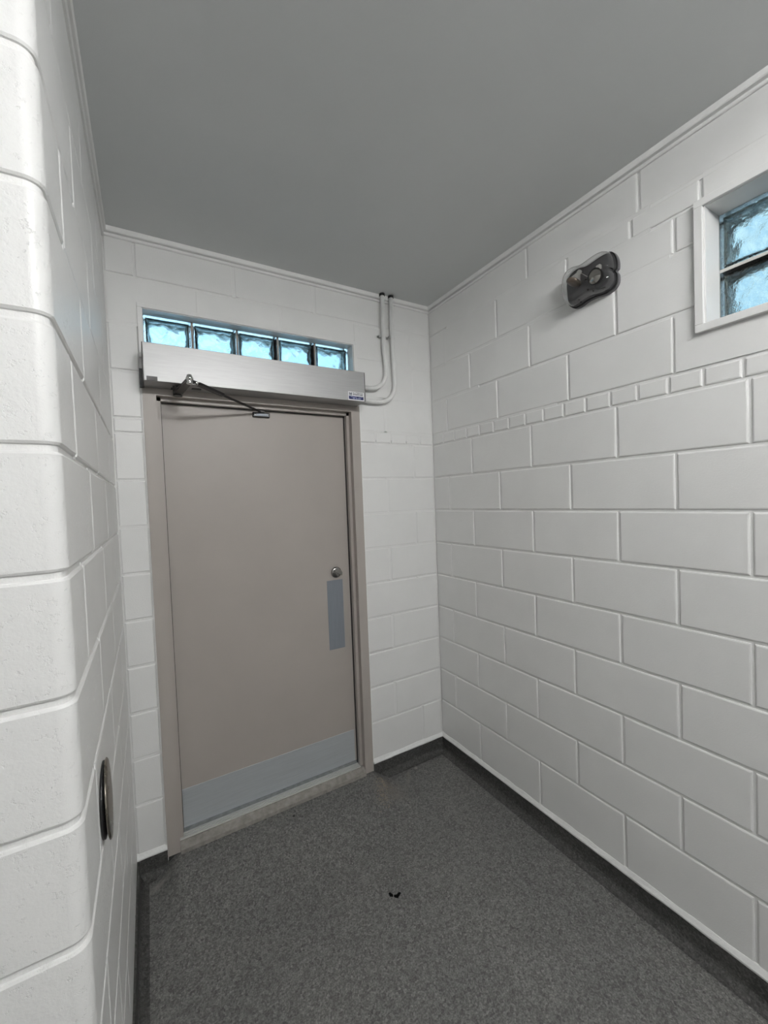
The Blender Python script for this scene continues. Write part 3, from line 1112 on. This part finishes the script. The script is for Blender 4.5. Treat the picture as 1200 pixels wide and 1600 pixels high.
# ------------------------------------------------------------------ conduits
def conduit(xv, xb, z_in, label, r=0.0125, bend=0.11):
    """vertical run at x=xv down from the ceiling, drifting to xb, then bending left into the opener's end"""
    y = -0.030
    root = tag(empty('conduit_pipe', (xv, y, CEIL)), label, 'conduit', 'conduits from the ceiling to the door opener')
    off = (-xv, -y, -CEIL)
    pts = [(xv, y, CEIL - 0.004), (xv, y, 2.62), (xv, y, 2.50), (xv + (xb - xv) * 0.5, y, 2.44), (xb, y, z_in + bend + 0.02), (xb, y, z_in + bend)]
    for k in range(1, 11):
        t = math.pi / 2 * k / 10
        pts.append((xb - bend * (1 - math.cos(t)), y, z_in + bend * (1 - math.sin(t))))
    pts.append((OX1 + 0.001, y, z_in))
    o = tube('pipe', M_CONDUIT, root, pts, r, 18)
    o.location = off
    c = lathe('collar', M_BLACK, root, [(r - 0.001, 0.0), (r + 0.0035, 0.0), (r + 0.0035, 0.013), (r - 0.001, 0.013)], (xv, y, CEIL - 0.0135), (0, 0, 1), 20)
    c.location = off
    bm = bmesh.new()
    bmz = 2.575
    for k in range(13):
        pass
    ring = []
    for zz in (bmz - 0.007, bmz + 0.007):
        row = [(xv - 0.028, -0.0005), (xv - r - 0.003, -0.0005)]
        for k in range(9):
            t = math.pi * k / 8
            row.append((xv - (r + 0.002) * math.cos(t), y - (r + 0.002) * math.sin(t)))
        row += [(xv + r + 0.003, -0.0005)]
        ring.append([bm.verts.new((p[0], p[1], zz)) for p in row])
    for i in range(len(ring[0]) - 1):
        bm.faces.new((ring[0][i], ring[0][i + 1], ring[1][i + 1], ring[1][i]))
    bmesh.ops.solidify(bm, geom=bm.faces[:], thickness=0.002)
    cl = link('clip', mesh_from(bm, 'clip'), M_CONDUIT, root, off)
    return root


conduit(-0.353, -0.345, 2.262, 'inner white conduit dropping from ceiling to door opener, nearer the transom')
conduit(-0.294, -0.289, 2.190, 'outer white conduit dropping from ceiling to door opener, nearer the corner')

# ------------------------------------------------------------------ emergency light on the right wall
BASE = [(-1.172, 2.536), (-1.187, 2.514), (-1.193, 2.489), (-1.192, 2.465), (-1.184, 2.459), (-1.192, 2.443), (-1.192, 2.415), (-1.178, 2.397), (-1.154, 2.389), (-1.128, 2.391),
        (-1.1, 2.396), (-1.068, 2.395), (-1.042, 2.388), (-1.015, 2.388), (-0.995, 2.403), (-0.982, 2.424), (-0.98, 2.456), (-0.978, 2.488), (-0.983, 2.517), (-0.999, 2.537),
        (-1.03, 2.544), (-1.066, 2.535), (-1.091, 2.536), (-1.116, 2.54), (-1.146, 2.543)]
EC = Vector((0, -1.086, 2.466))
el = tag(empty('emergency_light', EC), 'dark grey emergency light with clear cover on the right wall', 'wall light')


def catmull(pts, k=4):
    out = []
    n = len(pts)
    for i in range(n):
        p0, p1, p2, p3 = [Vector(pts[(i + j) % n]) for j in (-1, 0, 1, 2)]
        for s in range(k):
            t = s / k
            out.append(0.5 * ((2 * p1) + (p2 - p0) * t + (2 * p0 - 5 * p1 + 4 * p2 - p3) * t * t + (3 * p1 - p0 - 3 * p2 + p3) * t ** 3))
    return out


OUT = [(p.x - EC.y, p.y - EC.z) for p in catmull([(a, b) for a, b in BASE], 3)]


def shell(name, mat, levels, parent, close_front=True, smooth=True):
    """levels: list of (x, scale_y, scale_z)"""
    bm = bmesh.new()
    rings = [[bm.verts.new((x, p[0] * sy, p[1] * sz)) for p in OUT] for x, sy, sz in levels]
    n = len(OUT)
    for r0, r1 in zip(rings, rings[1:]):
        for i in range(n):
            j = (i + 1) % n
            bm.faces.new((r0[i], r0[j], r1[j], r1[i]))
    bm.faces.new(rings[0])
    bm.faces.new(rings[-1][::-1])
    return link(name, mesh_from(bm, name, smooth), mat, parent)


shell('base', M_GREYP, [(-0.0008, 1.0, 1.0), (-0.013, 1.0, 1.0), (-0.016, 0.985, 0.98), (-0.016, 0.93, 0.90), (-0.011, 0.91, 0.88)], el, smooth=False)
shell('rim', M_BLACK, [(-0.0145, 1.0, 1.0), (-0.0195, 1.0, 1.0), (-0.0205, 0.985, 0.98), (-0.0205, 0.945, 0.925), (-0.0145, 0.94, 0.92)], el, smooth=False)
# remove nothing: the rim is a low lip; the reflector tray sits inside it
shell('tray', M_GREYP, [(-0.0206, 0.94, 0.92), (-0.0215, 0.93, 0.91)], el, smooth=False)
# thin clear cover: outer and inner skin in one mesh
bm = bmesh.new()
lv_out = [(-0.0208, 0.975, 0.965), (-0.045, 0.955, 0.935), (-0.062, 0.925, 0.895), (-0.071, 0.86, 0.82), (-0.0745, 0.77, 0.72), (-0.0755, 0.45, 0.42)]
lv_in = [(-0.0218, 0.960, 0.945), (-0.0445, 0.940, 0.915), (-0.0605, 0.91, 0.876), (-0.0690, 0.848, 0.805), (-0.0724, 0.762, 0.710), (-0.0733, 0.45, 0.42)]
n = len(OUT)
ro = [[bm.verts.new((x, p[0] * sy, p[1] * sz)) for p in OUT] for x, sy, sz in lv_out]
ri = [[bm.verts.new((x, p[0] * sy, p[1] * sz)) for p in OUT] for x, sy, sz in lv_in]
for R_ in (ro, ri):
    for r0, r1 in zip(R_, R_[1:]):
        for i in range(n):
            j = (i + 1) % n
            bm.faces.new((r0[i], r0[j], r1[j], r1[i]))
    bm.faces.new(R_[-1][::-1])
for i in range(n):
    j = (i + 1) % n
    bm.faces.new((ro[0][i], ro[0][j], ri[0][j], ri[0][i]))
link('clear_cover', mesh_from(bm, 'clear_cover', True), M_CLEAR, el)
# lamp heads
HX = -0.026
h1 = lathe('lamp_head', M_BLACK, el, [(0, 0.0), (0.016, 0.0), (0.026, 0.010), (0.030, 0.022), (0.0305, 0.027), (0.0275, 0.028), (0.0275, 0.024), (0, 0.024)],
           (HX + 0.004, -1.121 - EC.y, 2.464 - EC.z), (-1, 0.05, -0.12), 28)
lathe('lamp_lens', M_LENS, h1, [(0.0274, 0.0245), (0.022, 0.0285), (0.012, 0.031), (0, 0.032)], (HX + 0.004, -1.121 - EC.y, 2.464 - EC.z), (-1, 0.05, -0.12), 28)
box('head_bracket', M_WHITEP, h1, -0.043, -0.028, -0.053, -0.036, 0.018, 0.036, bev=0.003)
ax2 = Vector((-0.30, 0.40, -0.86))
o2 = Vector((-0.046, -1.052 - EC.y, 2.505 - EC.z))
h2 = lathe('lamp_head', M_WHITEP, el, [(0, -0.012), (0.008, -0.012), (0.010, -0.004), (0.008, 0.0), (0.011, 0.005), (0.024, 0.030), (0, 0.030)], o2, ax2, 24)
lathe('lamp_lens', M_BROWN, h2, [(0.0, 0.0301), (0.029, 0.0301), (0.030, 0.032), (0.029, 0.040), (0.018, 0.043), (0, 0.044)], o2, ax2, 28)
# a wire between the heads
tube('wire', M_WHITEP, el, [(-0.034, -0.045, 0.026), (-0.034, -0.020, 0.016), (-0.036, 0.000, 0.012), (-0.038, 0.012, 0.024), (-0.044, 0.032, 0.045)], 0.0012, 6)
# small bosses and ribs in the tray
for (yy, zz, r_) in ((0.018, 0.012, 0.004), (-0.012, -0.044, 0.004), (0.010, -0.030, 0.003), (-0.080, 0.010, 0.005), (0.05, -0.052, 0.003)):
    lathe('boss', M_BLACK, el, [(0, 0.004), (r_, 0.004), (r_, 0.0), (0, 0.0)], (-0.0214, yy, zz), (-1, 0, 0), 10)
tube('wire', M_GREYP, el, [(-0.0235, -0.06, -0.052), (-0.0235, -0.035, -0.048), (-0.0235, -0.02, -0.038), (-0.0235, -0.02, -0.02)], 0.0018, 6)

# ------------------------------------------------------------------ round push button on the left wall
PY, PZ, PR = -1.015, 1.004, 0.079
px0 = -1.695 + 0.0092 * PY
pb = tag(empty('door_push_button', (px0, PY, PZ)), 'round metal door push button on the left wall', 'push button')
nv = (nl.x, nl.y, 0)
lathe('back_plate', M_BLACK, pb, [(0, 0.0004), (PR - 0.004, 0.0004), (PR - 0.004, 0.005), (PR - 0.020, 0.0075), (0, 0.0075)], (0, 0, 0), nv, 40)
tilt = Vector((nl.x, nl.y + 0.035, 0.03))
lathe('button_disc', brushed('aged_steel_disc', (0.26, 0.235, 0.20), 0.28, 1.0, (30, 30, 30)), pb,
      [(0, 0.0078), (PR - 0.003, 0.0078), (PR, 0.0088), (PR, 0.0105), (PR - 0.003, 0.0125), (PR - 0.02, 0.0135), (0, 0.0140)], (0, 0, 0), tilt, 48)

# ------------------------------------------------------------------ ceiling light and added fill lamp behind the photographer
M_LIT = emitter('lit_tube', LAMP_COLOR, LAMP_STRENGTH)


M_FILL = emitter('fill_tube', LAMP_COLOR, LAMP_STRENGTH * 0.4)


def ceiling_light(x, y, mat, label):
    root = tag(empty('ceiling_light', (x, y, CEIL)), label, 'ceiling light', 'ceiling lights behind the photographer')
    box('housing', M_TRIM, root, -0.62, 0.62, -0.16, 0.16, -0.03, -0.0005, bev=0.004)
    for yy in (-0.09, 0.09):
        tube('lamp_tube', mat, root, [(-0.585, yy, -0.085), (0.585, yy, -0.085)], 0.019, 14)
        for xx in (-0.60, 0.585):
            box('lamp_holder', M_WHITEP, root, xx, xx + 0.015, yy - 0.02, yy + 0.02, -0.110, -0.03)


ceiling_light(-1.02, -2.72, M_LIT, 'white fluorescent ceiling fitting just behind the photographer')
ceiling_light(-1.60, -6.2, M_FILL, 'added dim fill lamp on the ceiling near the rear wall')  # added fill lamp, raises the ambient light from the room behind

# ------------------------------------------------------------------ litter on the floor
lf = empty('leaf_scrap', (-0.787, -0.661, 0.0003), 'small black curled leaf scrap on the open floor', 'debris')
bm = bmesh.new()


def flake(bm, pts, z0, th):
    A = [bm.verts.new((p[0], p[1], z0 + p[2])) for p in pts]
    B = [bm.verts.new((p[0], p[1], z0 + p[2] + th)) for p in pts]
    nn = len(pts)
    bm.faces.new(A[::-1])
    bm.faces.new(B)
    for i in range(nn):
        j = (i + 1) % nn
        bm.faces.new((A[i], A[j], B[j], B[i]))


M_LEAF = paint('black_leaf', (0.004, 0.004, 0.004), 0.95, 0.1, 40, 100, 0.0, spec=0.1)
flake(bm, [(-0.004, -0.006, 0), (0.004, -0.016, 0.001), (0.019, -0.012, 0.007), (0.017, -0.003, 0.003), (0.008, -0.004, 0.001), (-0.001, 0.000, 0.001)], 0.0006, 0.0012)
link('blade', mesh_from(bm, 'blade'), M_LEAF, lf)
bm = bmesh.new()
flake(bm, [(-0.014, 0.003, 0.0), (-0.006, -0.003, 0.0), (-0.003, 0.002, 0.001), (-0.009, 0.012, 0.004), (-0.014, 0.012, 0.002)], 0.0006, 0.0012)
link('blade', mesh_from(bm, 'blade'), M_LEAF, lf)


def pebble(name, x, y, r, mat, label, seed):
    bm = bmesh.new()
    bmesh.ops.create_icosphere(bm, subdivisions=2, radius=r)
    rnd = random.Random(seed)
    for v in bm.verts:
        v.co *= rnd.uniform(0.85, 1.15)
        v.co.z *= 0.5
    lo = min(v.co.z for v in bm.verts)
    o = link(name, mesh_from(bm, name, True), mat, None, (x, y, floor_z(x, y) - lo + 0.0004))
    return tag(o, label, 'debris')


pebble('pebble', -0.262, -0.062, 0.0095, paint('pale_pebble', (0.22, 0.21, 0.20), 0.8, 0.1, 90, 200, 0.2), 'pale grey pebble on the floor near the back corner', 1)
pebble('pebble', -0.340, -0.085, 0.0055, paint('tan_pebble', (0.17, 0.15, 0.13), 0.8, 0.1, 90, 200, 0.2), 'tiny tan pebble beside the pale one near the corner', 2)
pebble('dirt_crumb', -1.02, -0.085, 0.0065, M_GASKET, 'black dirt crumb below the middle of the threshold', 3)
lf.scale = (1.25, 1.25, 1.25)
# dry grass bits blown in by the right jamb
bm = bmesh.new()
rnd = random.Random(21)
for k in range(150):
    t = rnd.random()
    x = -0.50 - 0.10 * t + rnd.gauss(0, 0.020)
    y = -0.085 - 0.16 * t + rnd.gauss(0, 0.022)
    a = rnd.uniform(0, 6.28)
    L = rnd.uniform(0.003, 0.011)
    w = rnd.uniform(0.0006, 0.0014)
    dx, dy = math.cos(a) * L, math.sin(a) * L
    nx, ny = -math.sin(a) * w, math.cos(a) * w
    if y > -0.05:
        continue
    flake(bm, [(x - dx / 2 - nx, y - dy / 2 - ny, 0), (x + dx / 2 - nx, y + dy / 2 - ny, 0), (x + dx / 2 + nx, y + dy / 2 + ny, 0), (x - dx / 2 + nx, y - dy / 2 + ny, 0)],
          floor_z(x, y) + 0.0008, 0.0008)
o = link('dry_grass_litter', mesh_from(bm, 'dry_grass_litter'), paint('dry_grass', (0.25, 0.215, 0.16), 0.8, 0.2, 200, 100, 0.0))
o['kind'] = 'stuff'
tag(o, 'scattered tan dry grass bits on the floor by the right jamb', 'litter')
